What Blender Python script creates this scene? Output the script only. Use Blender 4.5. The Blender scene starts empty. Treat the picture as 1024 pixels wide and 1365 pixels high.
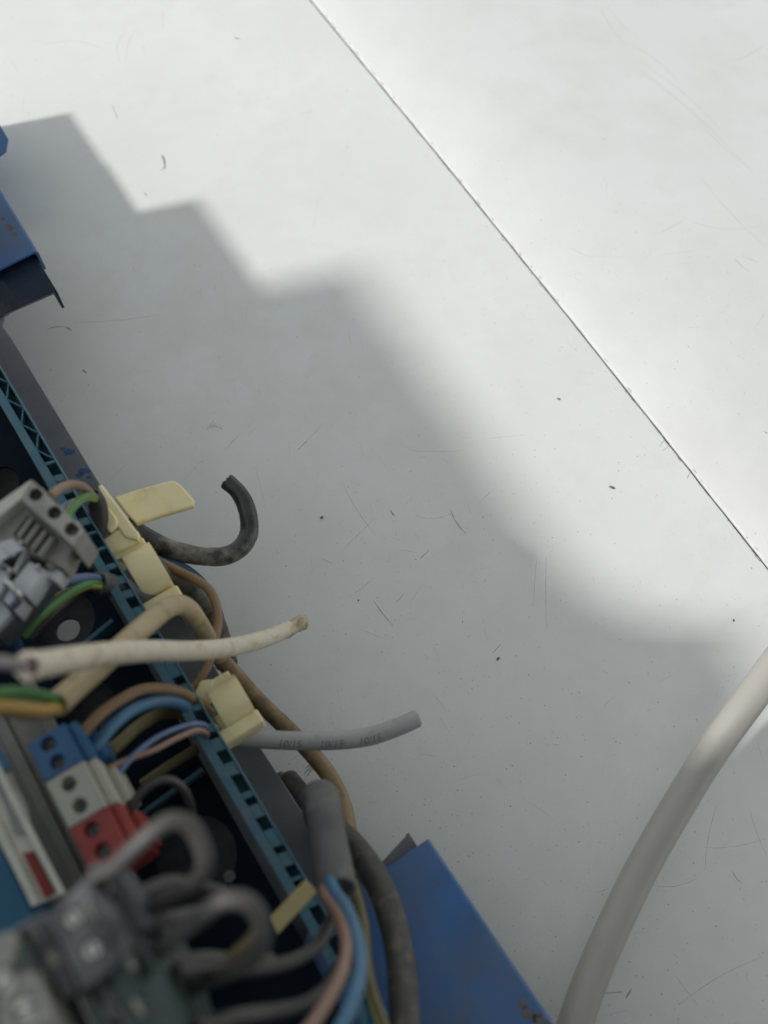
import bpy, bmesh, math, random
from mathutils import Vector, Matrix
import numpy as np
random.seed(7)
S = 0.001                                    # everything below is written in millimetres
scene = bpy.context.scene
COL = scene.collection

# ------------------------------------------------------------------ camera (solved from the two vanishing directions of the frame)
F_PX, CX, CY = 1384.55, 512.0, 682.5
def _u(v): v = np.array(v, float); return v / np.linalg.norm(v)
AX = _u((5138, 2976, -F_PX)); AY = _u((-2332, 3382, -F_PX)); AZ = np.cross(AX, AY)
M = np.array([AX, AY, AZ])                   # world rows in camera coordinates
CAM = -(M @ np.array([0, 0, -457.0]))        # mm
cam = bpy.data.cameras.new("camera"); cam_o = bpy.data.objects.new("camera", cam); COL.objects.link(cam_o)
cam.sensor_fit = 'VERTICAL'; cam.sensor_height = 36; cam.lens = F_PX / 1365 * 36
cam.clip_start = 0.005; cam.clip_end = 20
mw = Matrix([[M[i][0], M[i][1], M[i][2], CAM[i] * S] for i in range(3)] + [[0, 0, 0, 1]])
cam_o.matrix_world = mw
cam.dof.use_dof = True; cam.dof.focus_distance = 0.425; cam.dof.aperture_fstop = cam.lens / 5.2
scene.camera = cam_o

# ------------------------------------------------------------------ sky and sun
SUN_EL = math.radians(40); SUN_AZ = math.atan2(-0.96, 0.28)     # clockwise from +Y
world = bpy.data.worlds.new("World"); scene.world = world; world.use_nodes = True
wn, wl = world.node_tree.nodes, world.node_tree.links
sky = wn.new('ShaderNodeTexSky'); sky.sky_type = 'NISHITA'; sky.sun_disc = False
sky.sun_elevation = SUN_EL; sky.sun_rotation = SUN_AZ; sky.air_density = 1.0; sky.dust_density = 0.6; sky.ozone_density = 1.0
hs = wn.new('ShaderNodeHueSaturation'); hs.inputs['Saturation'].default_value = 0.12
wl.new(sky.outputs[0], hs.inputs['Color']); tint = wn.new('ShaderNodeMix'); tint.data_type = 'RGBA'; tint.blend_type = 'MULTIPLY'; tint.inputs[0].default_value = 1; tint.inputs[7].default_value = (.965, 1.0, .955, 1)
wl.new(hs.outputs[0], tint.inputs[6]); wl.new(tint.outputs[2], wn['Background'].inputs[0])
wn['Background'].inputs[1].default_value = 0.138
sl = bpy.data.lights.new("sun", 'SUN'); sl.energy = 2.45; sl.angle = math.radians(3.4); sl.color = (1.0, 0.985, 0.96)
so = bpy.data.objects.new("sun", sl); COL.objects.link(so)
to_sun = Vector((math.sin(SUN_AZ) * math.cos(SUN_EL), math.cos(SUN_AZ) * math.cos(SUN_EL), math.sin(SUN_EL)))
so.rotation_euler = to_sun.to_track_quat('Z', 'Y').to_euler(); so.location = to_sun * 3
scene.view_settings.view_transform = 'Standard'; scene.view_settings.look = 'None'
scene.view_settings.gamma = 1; scene.view_settings.exposure = 0.33
scene.render.engine = 'CYCLES'

# ------------------------------------------------------------------ helpers
def W(px, py, z=0.0):                        # point of the real place seen at photo pixel (px, py), z mm above the white sheet
    d = M @ np.array([px - CX, -(py - CY), -F_PX]); t = (z - CAM[2]) / d[2]
    return Vector(CAM + t * d)

def thing(name, label, cat, loc=(0, 0, 0), group=None):
    o = bpy.data.objects.new(name, None); COL.objects.link(o); o.location = Vector(loc) * S
    o.empty_display_size = 0.005
    o['label'] = label; o['category'] = cat
    if group: o['group'] = group
    return o
def tag(o, label=None, cat=None, group=None, kind=None):
    if label: o['label'] = label
    if cat: o['category'] = cat
    if group: o['group'] = group
    if kind: o['kind'] = kind
    return o
def origin_of(p):                            # world origin (mm) of a parent chain
    v = Vector((0, 0, 0))
    while p is not None: v = v + Vector(p.location) / S; p = p.parent
    return v
def finish(me, name, mats, parent=None, at=None, smooth=40):
    for m in (mats if isinstance(mats, (list, tuple)) else [mats]): me.materials.append(m)
    o = bpy.data.objects.new(name, me); COL.objects.link(o)
    base = origin_of(parent)
    if parent is not None: o.parent = parent
    if at is not None:
        o.location = (Vector(at) - base) * S; base = Vector(at)
    me.transform(Matrix.Scale(S, 4) @ Matrix.Translation(-base))
    if smooth:
        for p in me.polygons: p.use_smooth = True
        me.set_sharp_from_angle(angle=math.radians(smooth))
    me.update()
    return o
def mesh(verts, faces, fm=None):
    me = bpy.data.meshes.new("m"); me.from_pydata([tuple(v) for v in verts], [], faces)
    if fm:
        for p, i in zip(me.polygons, fm): p.material_index = i
    return me

def rnd_poly(pts, r, n=4):                   # round the corners of a 2-D outline
    if r <= 0: return pts
    out = []; N = len(pts)
    for i in range(N):
        p0, p1, p2 = Vector(pts[i - 1][:2]), Vector(pts[i][:2]), Vector(pts[(i + 1) % N][:2])
        a, b = p0 - p1, p2 - p1
        rr = min(r, a.length * .45, b.length * .45)
        A, B = p1 + a.normalized() * rr, p1 + b.normalized() * rr
        for k in range(n + 1):
            t = k / n
            out.append(((1 - t) ** 2 * A + 2 * t * (1 - t) * p1 + t * t * B)[:])
    return out
def prism(name, outline, ztop, thick, m, parent=None, holes=(), bevel=.3, corner=0, at=None, smooth=35):
    """solid slab from a 2-D outline (mm) with its top at ztop; holes: outlines or (x, y, r)"""
    cu = bpy.data.curves.new("c", 'CURVE'); cu.dimensions = '2D'; cu.fill_mode = 'BOTH'
    bevel = min(bevel, thick * .45)
    def add(pts):
        s = cu.splines.new('POLY'); s.points.add(len(pts) - 1)
        for q, p in zip(s.points, pts): q.co = (p[0], p[1], 0, 1)
        s.use_cyclic_u = True
    add(rnd_poly([tuple(p[:2]) for p in outline], corner))
    for h in holes:
        if len(h) == 3 and not hasattr(h[0], '__len__'):
            add([(h[0] + h[2] * math.cos(a), h[1] + h[2] * math.sin(a)) for a in [k * math.tau / 28 for k in range(28)]])
        else: add(h)
    cu.extrude = thick / 2 - bevel; cu.bevel_depth = bevel; cu.bevel_resolution = 2; cu.offset = -bevel
    tmp = bpy.data.objects.new("tmp", cu); COL.objects.link(tmp)
    bpy.context.view_layer.update()
    dg = bpy.context.evaluated_depsgraph_get()
    me = bpy.data.meshes.new_from_object(tmp.evaluated_get(dg)); bpy.data.objects.remove(tmp)
    me.materials.clear()
    me.transform(Matrix.Translation((0, 0, ztop - thick / 2)))
    return finish(me, name, m, parent, at, smooth)
def PP(pix, z): return [W(x, y, z) for x, y in pix]
def box(name, x0, x1, y0, y1, z0, z1, m, parent=None, bevel=.3, at=None, holes=()):
    return prism(name, [(x0, y0), (x1, y0), (x1, y1), (x0, y1)], z1, z1 - z0, m, parent, holes, bevel, 0, at)

def spline(pts, step=1.2):
    P = [np.array(p, float) for p in pts]
    P = [2 * P[0] - P[1]] + P + [2 * P[-1] - P[-2]]
    out = []
    for i in range(1, len(P) - 2):
        p0, p1, p2, p3 = P[i - 1:i + 3]
        L = np.linalg.norm((p2 - p1)[:3]); n = max(2, int(L / step))
        d = [max(np.linalg.norm((b - a)[:3]) ** .5, 1e-3) for a, b in ((p0, p1), (p1, p2), (p2, p3))]
        m1 = (p1 - p0) / d[0] - (p2 - p0) / (d[0] + d[1]) + (p2 - p1) / d[1]
        m2 = (p2 - p1) / d[1] - (p3 - p1) / (d[1] + d[2]) + (p3 - p2) / d[2]
        m1, m2 = m1 * d[1], m2 * d[1]
        for k in range(n):
            t = k / n
            out.append((2*t**3 - 3*t**2 + 1) * p1 + (t**3 - 2*t**2 + t) * m1 + (-2*t**3 + 3*t**2) * p2 + (t**3 - t**2) * m2)
    out.append(P[-2]); return out
def tube_mesh(pts, r, seg=20, flat=1.0, wob=0.0, stripes=None, ragged=(0, 0), hollow=(0, 0), step=1.2):
    """pts: world mm (x, y, z[, radius scale]); returns mesh and frames"""
    Q = [tuple(p) + ((1.0,) if len(p) == 3 else ()) for p in pts]
    C = spline(Q, step); n = len(C)
    T = []
    for i in range(n):
        v = (C[min(i + 1, n - 1)] - C[max(i - 1, 0)])[:3]; T.append(Vector(v).normalized())
    up = Vector(CAM) - Vector(C[0][:3]); nrm = (up - T[0] * up.dot(T[0])).normalized()
    fr = []
    for i in range(n):
        nrm = (nrm - T[i] * nrm.dot(T[i])).normalized(); fr.append((Vector(C[i][:3]), T[i], nrm.copy(), T[i].cross(nrm), float(C[i][3]) * r))
    V, Fc, fm = [], [], []
    ph = random.random() * 99
    def ring(c, t, a, b, rad, rag=0, w=True):
        base = len(V)
        for k in range(seg):
            an = math.tau * k / seg; rr = rad
            if wob and w: rr *= 1 + wob * (math.sin(len(V) * .013 + ph + 2.1 * an) * .6 + random.uniform(-.5, .5))
            V.append(c + a * (math.cos(an) * rr * flat) + b * (math.sin(an) * rr) + t * (random.uniform(-rag, rag) if rag else 0))
        return base
    def cap(c, t, a, b, rad, hol, rag, sgn):
        """rounded lip, then a face or a short recess"""
        rs = []
        rs.append(ring(c + t * sgn * .12 * rad, t, a, b, rad * .93, rag))
        if hol:
            rs.append(ring(c + t * sgn * .1 * rad, t, a, b, rad * .72, rag * .6)); rs.append(ring(c - t * sgn * hol * rad, t, a, b, rad * .66))
        ce = len(V); V.append(c - t * sgn * (hol * rad if hol else -.14 * rad)); return rs, ce
    rings = []
    rs0, c0 = cap(*fr[0], hollow[0], ragged[0], -1)
    rings += rs0[::-1]
    for i, (c, t, a, b, rad) in enumerate(fr):
        rag = ragged[0] if i == 0 else (ragged[1] if i == n - 1 else 0)
        rings.append(ring(c, t, a, b, rad, rag))
    nb0 = len(rs0)
    rs1, c1 = cap(*fr[-1], hollow[1], ragged[1], 1); rings += rs1
    for j in range(len(rings) - 1):
        a0, b0 = rings[j], rings[j + 1]
        for k in range(seg):
            k2 = (k + 1) % seg
            Fc.append((a0 + k, a0 + k2, b0 + k2, b0 + k)); 
            mi = 0
            if stripes and nb0 <= j < len(rings) - len(rs1) - 1:
                ang = (k + .5) / seg; tw = stripes[0] + (j * stripes[1])
                mi = 1 if ((ang + tw) % 1.0) < stripes[2] else 0
            elif (j < nb0 - 1 or j >= len(rings) - len(rs1)) : mi = -1
            fm.append(mi)
    for k in range(seg):
        Fc.append((rings[0] + (k + 1) % seg, rings[0] + k, c0)); fm.append(-1)
        Fc.append((rings[-1] + k, rings[-1] + (k + 1) % seg, c1)); fm.append(-1)
    return V, Fc, fm, fr
def tube(name, pts, dia, m, parent=None, at=None, cut=None, pix=True, **kw):
    """pts = (px, py, z[, scale]) photo pixels with height"""
    P = [tuple(W(p[0], p[1], p[2])) + tuple(p[3:]) for p in pts] if pix else pts
    V, Fc, fm, fr = tube_mesh(P, dia / 2, **kw)
    mats = list(m) if isinstance(m, (list, tuple)) else [m]
    if cut is not None: mats.append(cut); ci = len(mats) - 1
    else: ci = 0
    fm = [ci if i == -1 else i for i in fm]
    o = finish(mesh(V, Fc, fm), name, mats, parent, at, 50)
    o.data.validate()
    return o, fr
def base(px, py, z): return W(px, py, z)

# ------------------------------------------------------------------ materials
def mat(name, c1, c2=None, rough=.5, scale=120, dust=None, dust_amt=0.0, dust_scale=60, dust_sharp=.08, bump=.0, bump_scale=400,
        metallic=0, spec=.5, alpha=1, sss=0, stretch=None, grad=None, detail=6, rvar=.1):
    m = bpy.data.materials.new(name); m.use_nodes = True
    N, L = m.node_tree.nodes, m.node_tree.links; b = N['Principled BSDF']
    tc = N.new('ShaderNodeTexCoord'); mp = N.new('ShaderNodeMapping'); L.new(tc.outputs['Object'], mp.inputs[0])
    mp.inputs['Location'].default_value = (random.uniform(0, 3), random.uniform(0, 3), random.uniform(0, 3))
    if stretch: mp.inputs['Scale'].default_value = stretch
    n1 = N.new('ShaderNodeTexNoise'); n1.inputs['Scale'].default_value = scale; n1.inputs['Detail'].default_value = detail
    L.new(mp.outputs[0], n1.inputs['Vector'])
    r1 = N.new('ShaderNodeMapRange'); r1.inputs[1].default_value = .3; r1.inputs[2].default_value = .7
    L.new(n1.outputs[0], r1.inputs[0])
    mx = N.new('ShaderNodeMix'); mx.data_type = 'RGBA'
    c2 = c2 or tuple(x * .8 for x in c1)
    mx.inputs[6].default_value = (*c1, 1); mx.inputs[7].default_value = (*c2, 1); L.new(r1.outputs[0], mx.inputs[0])
    col = mx.outputs[2]
    if dust:
        n2 = N.new('ShaderNodeTexNoise'); n2.inputs['Scale'].default_value = dust_scale; n2.inputs['Detail'].default_value = 8; n2.inputs['Roughness'].default_value = .65
        L.new(mp.outputs[0], n2.inputs['Vector'])
        r2 = N.new('ShaderNodeMapRange'); r2.inputs[1].default_value = .62 - dust_amt * .3 - dust_sharp; r2.inputs[2].default_value = .62 - dust_amt * .3 + dust_sharp
        if grad:
            dp = N.new('ShaderNodeVectorMath'); dp.operation = 'DOT_PRODUCT'; dp.inputs[1].default_value = grad; L.new(tc.outputs['Object'], dp.inputs[0])
            ad = N.new('ShaderNodeMath'); ad.operation = 'ADD'; L.new(n2.outputs[0], ad.inputs[0]); L.new(dp.outputs['Value'], ad.inputs[1]); L.new(ad.outputs[0], r2.inputs[0])
        else: L.new(n2.outputs[0], r2.inputs[0])
        m2 = N.new('ShaderNodeMix'); m2.data_type = 'RGBA'; L.new(r2.outputs[0], m2.inputs[0]); L.new(col, m2.inputs[6]); m2.inputs[7].default_value = (*dust, 1)
        col = m2.outputs[2]
        rr = N.new('ShaderNodeMapRange'); rr.inputs[3].default_value = rough; rr.inputs[4].default_value = min(1, rough + .3); L.new(r2.outputs[0], rr.inputs[0]); L.new(rr.outputs[0], b.inputs['Roughness'])
    else:
        rr = N.new('ShaderNodeMapRange'); rr.inputs[3].default_value = max(.05, rough - rvar); rr.inputs[4].default_value = min(1, rough + rvar)
        L.new(n1.outputs[0], rr.inputs[0]); L.new(rr.outputs[0], b.inputs['Roughness'])
    L.new(col, b.inputs['Base Color'])
    b.inputs['Metallic'].default_value = metallic; b.inputs['Specular IOR Level'].default_value = spec; b.inputs['Alpha'].default_value = alpha
    if sss:
        b.inputs['Subsurface Weight'].default_value = sss; b.inputs['Subsurface Radius'].default_value = (1, .7, .4); b.inputs['Subsurface Scale'].default_value = .002
    if bump:
        nb = N.new('ShaderNodeTexNoise'); nb.inputs['Scale'].default_value = bump_scale; nb.inputs['Detail'].default_value = 4
        L.new(tc.outputs['Object'], nb.inputs['Vector'])
        bp = N.new('ShaderNodeBump'); bp.inputs['Strength'].default_value = bump; bp.inputs['Distance'].default_value = .0004
        L.new(nb.outputs[0], bp.inputs['Height']); L.new(bp.outputs[0], b.inputs['Normal'])
    return m
PANEL = mat("white_enamel", (.71, .72, .71), (.67, .68, .665), rough=.38, scale=14, dust=(.635, .632, .605), dust_amt=-.02, dust_scale=55, dust_sharp=.20, bump=.16, bump_scale=900)
PANEL2 = mat("white_enamel_cover", (.69, .69, .69), (.665, .66, .66), rough=.42, scale=12, dust=(.62, .615, .605), dust_amt=.05, dust_scale=26, dust_sharp=.16, bump=.12, bump_scale=900)
GAP = mat("seam_dirt", (.05, .042, .03), (.12, .10, .08), rough=.9, scale=300)
SPECK = mat("dark_speck", (.07, .06, .05), (.16, .14, .11), rough=.8, scale=200)
SPECK2 = mat("pale_speck", (.30, .28, .25), (.42, .40, .37), rough=.8, scale=200, alpha=.8)
SCR = mat("scratch_mark", (.44, .43, .41), (.66, .66, .64), rough=.7, scale=260, alpha=.5)
SCR2 = mat("dark_scratch", (.20, .19, .17), (.46, .45, .43), rough=.7, scale=400, alpha=.55)
SMUDGE = mat("brown_smear", (.28, .23, .16), (.5, .47, .4), rough=.8, scale=500, alpha=.7)
BLUE = mat("blue_paint", (.040, .155, .40), (.030, .115, .30), rough=.36, scale=60, dust=(.115, .135, .18), dust_amt=.24, dust_scale=24, dust_sharp=.16, bump=.08)
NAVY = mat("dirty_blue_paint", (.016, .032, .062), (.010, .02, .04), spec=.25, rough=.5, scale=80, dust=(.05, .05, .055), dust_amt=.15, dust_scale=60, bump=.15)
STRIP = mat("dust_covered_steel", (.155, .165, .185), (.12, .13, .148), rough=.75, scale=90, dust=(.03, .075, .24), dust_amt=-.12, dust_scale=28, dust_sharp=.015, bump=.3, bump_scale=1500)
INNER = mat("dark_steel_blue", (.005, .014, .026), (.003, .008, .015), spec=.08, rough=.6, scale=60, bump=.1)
RAILM = mat("teal_plastic", (.05, .155, .21), (.038, .12, .17), rough=.42, scale=120, dust=(.12, .17, .19), dust_amt=.05, dust_scale=160, dust_sharp=.12, bump=.1)
RAILF = mat("teal_slot_bottom", (.028, .08, .105), (.018, .05, .065), rough=.7, scale=200, spec=.2)
RAILS = mat("teal_plastic_side", (.012, .075, .15), (.01, .06, .12), rough=.4, scale=120)
CREAM = mat("cream_plastic", (.83, .73, .44), (.77, .66, .37), rough=.42, scale=90, dust=(.56, .46, .24), dust_amt=-.08, dust_scale=90, dust_sharp=.12, bump=.08, sss=.15)
HOOKB = mat("hook_rubber", (.014, .014, .015), (.045, .044, .043), rough=.32, scale=240, dust=(.27, .235, .185), dust_amt=.27, dust_scale=75, dust_sharp=.09, grad=(-3.0, -9.0, 0), bump=.5, bump_scale=900)
BLACKD = mat("dirty_black_rubber", (.016, .016, .017), (.04, .038, .036), rough=.45, scale=200, dust=(.19, .165, .13), dust_amt=.22, dust_scale=110, dust_sharp=.16, stretch=(1, 1.6, 1), bump=.5, bump_scale=900)
BLACKC = mat("clean_black_rubber", (.022, .023, .025), (.035, .035, .036), rough=.4, scale=200, dust=(.10, .09, .075), dust_amt=-.02, dust_scale=240, dust_sharp=.12, bump=.3, bump_scale=900)
WHITEC = mat("aged_white_sheath", (.66, .59, .48), (.60, .52, .40), rough=.45, scale=100, dust=(.36, .27, .16), dust_amt=-.05, dust_scale=260, dust_sharp=.12, bump=.15)
WHITEEND = mat("white_sheath_chewed", (.60, .52, .39), (.34, .26, .16), rough=.7, scale=420, bump=.8, bump_scale=1500)
BEIGE = mat("beige_sheath", (.42, .335, .20), (.37, .29, .165), rough=.45, scale=70, dust=(.22, .165, .09), dust_amt=-.02, dust_scale=120, bump=.1)
TAN = mat("tan_brown_sheath", (.30, .205, .105), (.22, .145, .07), rough=.42, scale=150, dust=(.085, .06, .035), dust_amt=.08, dust_scale=130, dust_sharp=.12, bump=.35, bump_scale=1200)
PGREY = mat("grey_sheath", (.33, .335, .33), (.29, .295, .29), rough=.5, scale=80, dust=(.19, .18, .165), dust_amt=-.1, dust_scale=200, bump=.1)
INK = mat("faded_ink", (.07, .07, .07), (.20, .20, .20), rough=.6, scale=900)
BIGC = mat("pinkish_white_sheath", (.41, .385, .35), (.36, .34, .31), rough=.36, scale=30, dust=(.36, .33, .30), dust_amt=-.22, dust_scale=120, dust_sharp=.06, bump=.06)
FATG = mat("dark_grey_sleeve", (.115, .115, .115), (.08, .08, .08), rough=.6, scale=70, dust=(.17, .16, .15), dust_amt=0, dust_scale=90, bump=.25)
DARKS = mat("dark_brown_rubber", (.055, .050, .045), (.035, .032, .03), rough=.5, scale=160, dust=(.14, .12, .10), dust_amt=.10, dust_scale=200, bump=.35)
WBLUE = mat("blue_wire", (.065, .17, .29), (.05, .135, .24), rough=.4, scale=80)
WBLUE2 = mat("violet_blue_wire", (.11, .155, .29), (.08, .12, .23), rough=.4, scale=80)
WDKBLUE = mat("teal_blue_sheath", (.03, .10, .19), (.02, .07, .13), rough=.4, scale=80)
WBROWN = mat("brown_wire", (.24, .15, .075), (.19, .115, .055), rough=.4, scale=80)
WPINK = mat("pale_brown_wire", (.27, .165, .125), (.21, .125, .09), rough=.4, scale=80)
WYEL = mat("yellow_wire", (.52, .46, .08), (.44, .38, .05), rough=.4, scale=80)
WGRN = mat("green_stripe", (.06, .20, .05), (.045, .16, .04), rough=.4, scale=80)
WOCH = mat("ochre_wire", (.50, .31, .08), (.42, .25, .06), rough=.4, scale=80)
WOLIVE = mat("olive_wire", (.15, .125, .05), (.11, .09, .035), rough=.5, scale=80)
WGREY = mat("grey_lilac_wire", (.27, .23, .24), (.22, .18, .19), rough=.4, scale=80)
WLOOP = mat("glossy_dark_grey_wire", (.095, .088, .086), (.07, .065, .063), rough=.5, scale=80)
WBLACK = mat("dull_black_wire", (.05, .046, .045), (.035, .03, .03), rough=.4, scale=80)
TBLUE = mat("blue_terminal_plastic", (.025, .115, .25), (.02, .09, .21), rough=.4, scale=80)
TWHITE = mat("grey_white_terminal_plastic", (.42, .41, .34), (.36, .35, .29), rough=.5, scale=120)
TRED = mat("red_terminal_plastic", (.30, .04, .03), (.24, .03, .025), rough=.45, scale=90)
TGREY = mat("light_grey_plastic", (.34, .325, .285), (.24, .225, .195), rough=.45, scale=150)
PLUGM = mat("dusty_plug_plastic", (.31, .30, .27), (.23, .22, .20), rough=.4, scale=220, dust=(.33, .31, .27), dust_amt=0, dust_scale=300)
TCLEAR = mat("milky_plastic", (.58, .60, .62), (.44, .46, .49), rough=.16, scale=70, spec=.7)
TDK = mat("dark_grey_terminal", (.075, .08, .088), (.05, .053, .06), rough=.45, scale=160)
TGRN = mat("grey_green_terminal", (.055, .085, .075), (.035, .06, .052), rough=.5, scale=120)
HOLE = mat("hole_dark", (.012, .012, .012), (.02, .02, .02), rough=.8)
SCREW = mat("screw_steel", (.62, .60, .56), (.45, .44, .42), rough=.28, scale=600, metallic=.9)
SCREWD = mat("dull_screw_steel", (.12, .12, .12), (.08, .08, .08), rough=.4, scale=600, metallic=.8)
DIN = mat("zinc_rail", (.24, .23, .20), (.17, .165, .145), rough=.5, scale=70, metallic=.35)
MARKW = mat("marker_white", (.62, .60, .52), (.50, .49, .42), rough=.5, scale=150)
TEALB = mat("bright_blue_duct", (.015, .15, .28), (.012, .12, .23), rough=.4, scale=60)
COPPER = mat("wire_core", (.20, .11, .07), (.12, .07, .05), rough=.5, metallic=.5)
CRUMB = mat("debris", (.22, .17, .07), (.13, .10, .05), rough=.9, scale=900, bump=.6)

# ------------------------------------------------------------------ setting: the two white sheets
def seam_x(y):   # fitted to the photo, a slight bow
    ys = (-600, -250, -110.6, 34.9, 150.1, 282, 700); xs = (119, 125.0, 127.1, 130.2, 131.6, 132.0, 131)
    return float(np.interp(y, ys, xs))
def seam_j(y): return .12 * math.sin(y * .21) + .10 * math.sin(y * .53 + 1) + .07 * math.sin(y * 1.31)
YS = [-600 + i * 4 for i in range(326)]
V, Fc = [], []
for y in YS:
    x1 = seam_x(y) - .55 + seam_j(y) * .5
    for x, z in ((-520, 0), (x1 - .9, 0), (x1 - .35, -.06), (x1, -.35), (x1, -1.6)): V.append((x, y, z))
for i in range(len(YS) - 1):
    for k in range(4): a = i * 5 + k; Fc.append((a, a + 1, a + 6, a + 5))
floor = finish(mesh(V, Fc), "back_sheet", PANEL, smooth=30); tag(floor, kind='structure', label='flat white enamelled steel sheet')
ds = [0, .3, 1.0, 2] + [2 + 6 * k for k in range(1, 12)] + [68 + 20 * k for k in range(1, 30)]
def prof(d):
    # slope starts tilted up to the right and rolls over
    return 0.44 * 38 * (1 - math.exp(-d / 38.0)) - .20 * d
V, Fc = [], []
for y in YS:
    x0 = seam_x(y) + .5 + seam_j(y + 9) * .5
    V.append((x0, y, -1.8))
    for d in ds: V.append((x0 + d, y, prof(d) - (.45 if d == 0 else .1 if d == .3 else 0)))
W1 = len(ds) + 1
for i in range(len(YS) - 1):
    for k in range(W1 - 1): a = i * W1 + k; Fc.append((a, a + 1, a + W1 + 1, a + W1))
side = finish(mesh(V, Fc), "cover_sheet", PANEL2, smooth=30); tag(side, kind='structure', label='curved white steel cover sheet')
gap = finish(mesh([(seam_x(y) + s * 4, y, -1.3) for y in YS for s in (-1, 1)], [(2*i, 2*i+1, 2*i+3, 2*i+2) for i in range(len(YS)-1)]), "seam_groove", GAP, smooth=0); tag(gap, kind='structure')

# dirt on the sheets -------------------------------------------------
def surf(x, y):
    d = x - seam_x(y) - .45
    return (0 if d < 0 else prof(d)) + .04
def on_sheet(px, py):
    z = 0
    for _ in range(4):
        p = W(px, py, z); z = surf(p.x, p.y)
    return W(px, py, z)
def specks(name, m, n, smin, smax, dens):
    V, Fc = [], []
    c = 0
    while c < n:
        px, py = random.uniform(-40, 1060), random.uniform(-40, 1400)
        if random.random() > dens(px, py): continue
        p = on_sheet(px, py)
        if abs(p.x - seam_x(p.y)) < 1.0: continue
        s = smin + (smax - smin) * random.random() ** 3; k0 = len(V); k = random.choice((5, 6, 7)); an = random.random() * 6.28
        el = random.uniform(.45, 1)
        for j in range(k):
            a = math.tau * j / k; r = s * random.uniform(.6, 1.1)
            x, y = math.cos(a) * r, math.sin(a) * r * el
            q = (p.x + x * math.cos(an) - y * math.sin(an), p.y + x * math.sin(an) + y * math.cos(an)); V.append((q[0], q[1], surf(*q)))
        Fc.append(tuple(range(k0, k0 + k))); c += 1
    return tag(finish(mesh(V, Fc), name, m, smooth=0), kind='stuff', label='tiny dirt specks scattered on the white sheets')
dn = lambda x, y: .25 + .5 * math.exp(-((x - 960) ** 2 / 3e3 + (y - 340) ** 2 / 9e3)) + .6 * math.exp(-((x - 900) ** 2 + (y - 380) ** 2) / 4e4) + .5 * math.exp(-((x - 600) ** 2 + (y - 720) ** 2) / 5e4) + (.45 if y > 900 and x > 500 else 0) + .5 * math.exp(-((x - 60) ** 2 + (y - 90) ** 2) / 6e3)
specks("dirt_specks", SPECK, 650, .06, .34, dn)
specks("pale_dirt_specks", SPECK2, 4200, .06, .36, dn)

def ribbon(V, Fc, pts, w):
    C = [on_sheet(*p) for p in pts]; n = len(C); k0 = len(V)
    for i in range(n):
        t = (C[min(i+1, n-1)] - C[max(i-1, 0)]); t.z = 0; t.normalize(); s = Vector((-t.y, t.x, 0)) * (w / 2 * (.3 + .7 * math.sin(math.pi * (i + .3) / (n - .4))) * random.uniform(.5, 1.3))
        for q in (C[i] + s, C[i] - s): V.append((q.x, q.y, surf(q.x, q.y) + .01))
    for i in range(n - 1): a = k0 + 2 * i; Fc.append((a, a+1, a+3, a+2))
def curve_px(x0, y0, x1, y1, bend=0, n=None):
    L = math.hypot(x1 - x0, y1 - y0); n = n or max(4, int(L / 5)); nx, ny = -(y1 - y0) / L, (x1 - x0) / L
    return [(x0 + (x1-x0)*t + nx*bend*4*t*(1-t) + random.uniform(-.3, .3), y0 + (y1-y0)*t + ny*bend*4*t*(1-t) + random.uniform(-.3, .3)) for t in [i/(n-1) for i in range(n)]]
V, Fc = [], []
for a in [(848, 88, 1008, 236, -6), (856, 84, 960, 172, -5), (800, 8, 835, 62, 3), (806, 2, 850, 50, 3), (830, 55, 905, 110, -6), (728, 742, 729, 838, 1), (716, 745, 712, 800, 1),
           (455, 640, 500, 712, 3), (500, 690, 455, 735, 0), (180, 40, 168, 80, 3), (60, 60, 140, 66, -8), (165, 45, 160, 82, 6), (555, 688, 605, 682, 6),
          (910, 290, 1015, 300, 10), (880, 310, 910, 295, 0), (940, 1130, 1020, 1118, 4), (905, 1340, 1018, 1275, -6), (955, 1075, 940, 1160, 3), (870, 1180, 930, 1170, 6), (1000, 1080, 1022, 1140, 2),
          (640, 585, 700, 580, 0), (100, 430, 210, 420, 2), (980, 80, 1020, 60, 2), (930, 230, 1022, 330, 4), (545, 600, 620, 600, 2), (930, 1340, 900, 1300, 0), (760, 330, 790, 345, 0)]:
    ribbon(V, Fc, curve_px(*a), .2)
for _ in range(230):
    cx_, cy_, sp_ = random.choice(((600, 720, 110), (560, 700, 60), (900, 380, 110), (870, 1150, 120), (260, 560, 90), (480, 1000, 80), (90, 60, 60), (760, 900, 160), (500, 450, 200)))
    x, y = random.gauss(cx_, sp_), random.gauss(cy_, sp_)
    a = random.choice((.95, .95, -.75, 0, 1.4)) + random.gauss(0, .25); L = 4 + random.expovariate(1 / 11.0)
    ribbon(V, Fc, curve_px(x, y, x + L * math.cos(a), y + L * math.sin(a), random.uniform(-.8, .8)), random.uniform(.04, .12))
tag(finish(mesh(V, Fc), "faint_scratches", SCR, smooth=0), kind='stuff', label='faint scratches in the white enamel')
V, Fc = [], []
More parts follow.
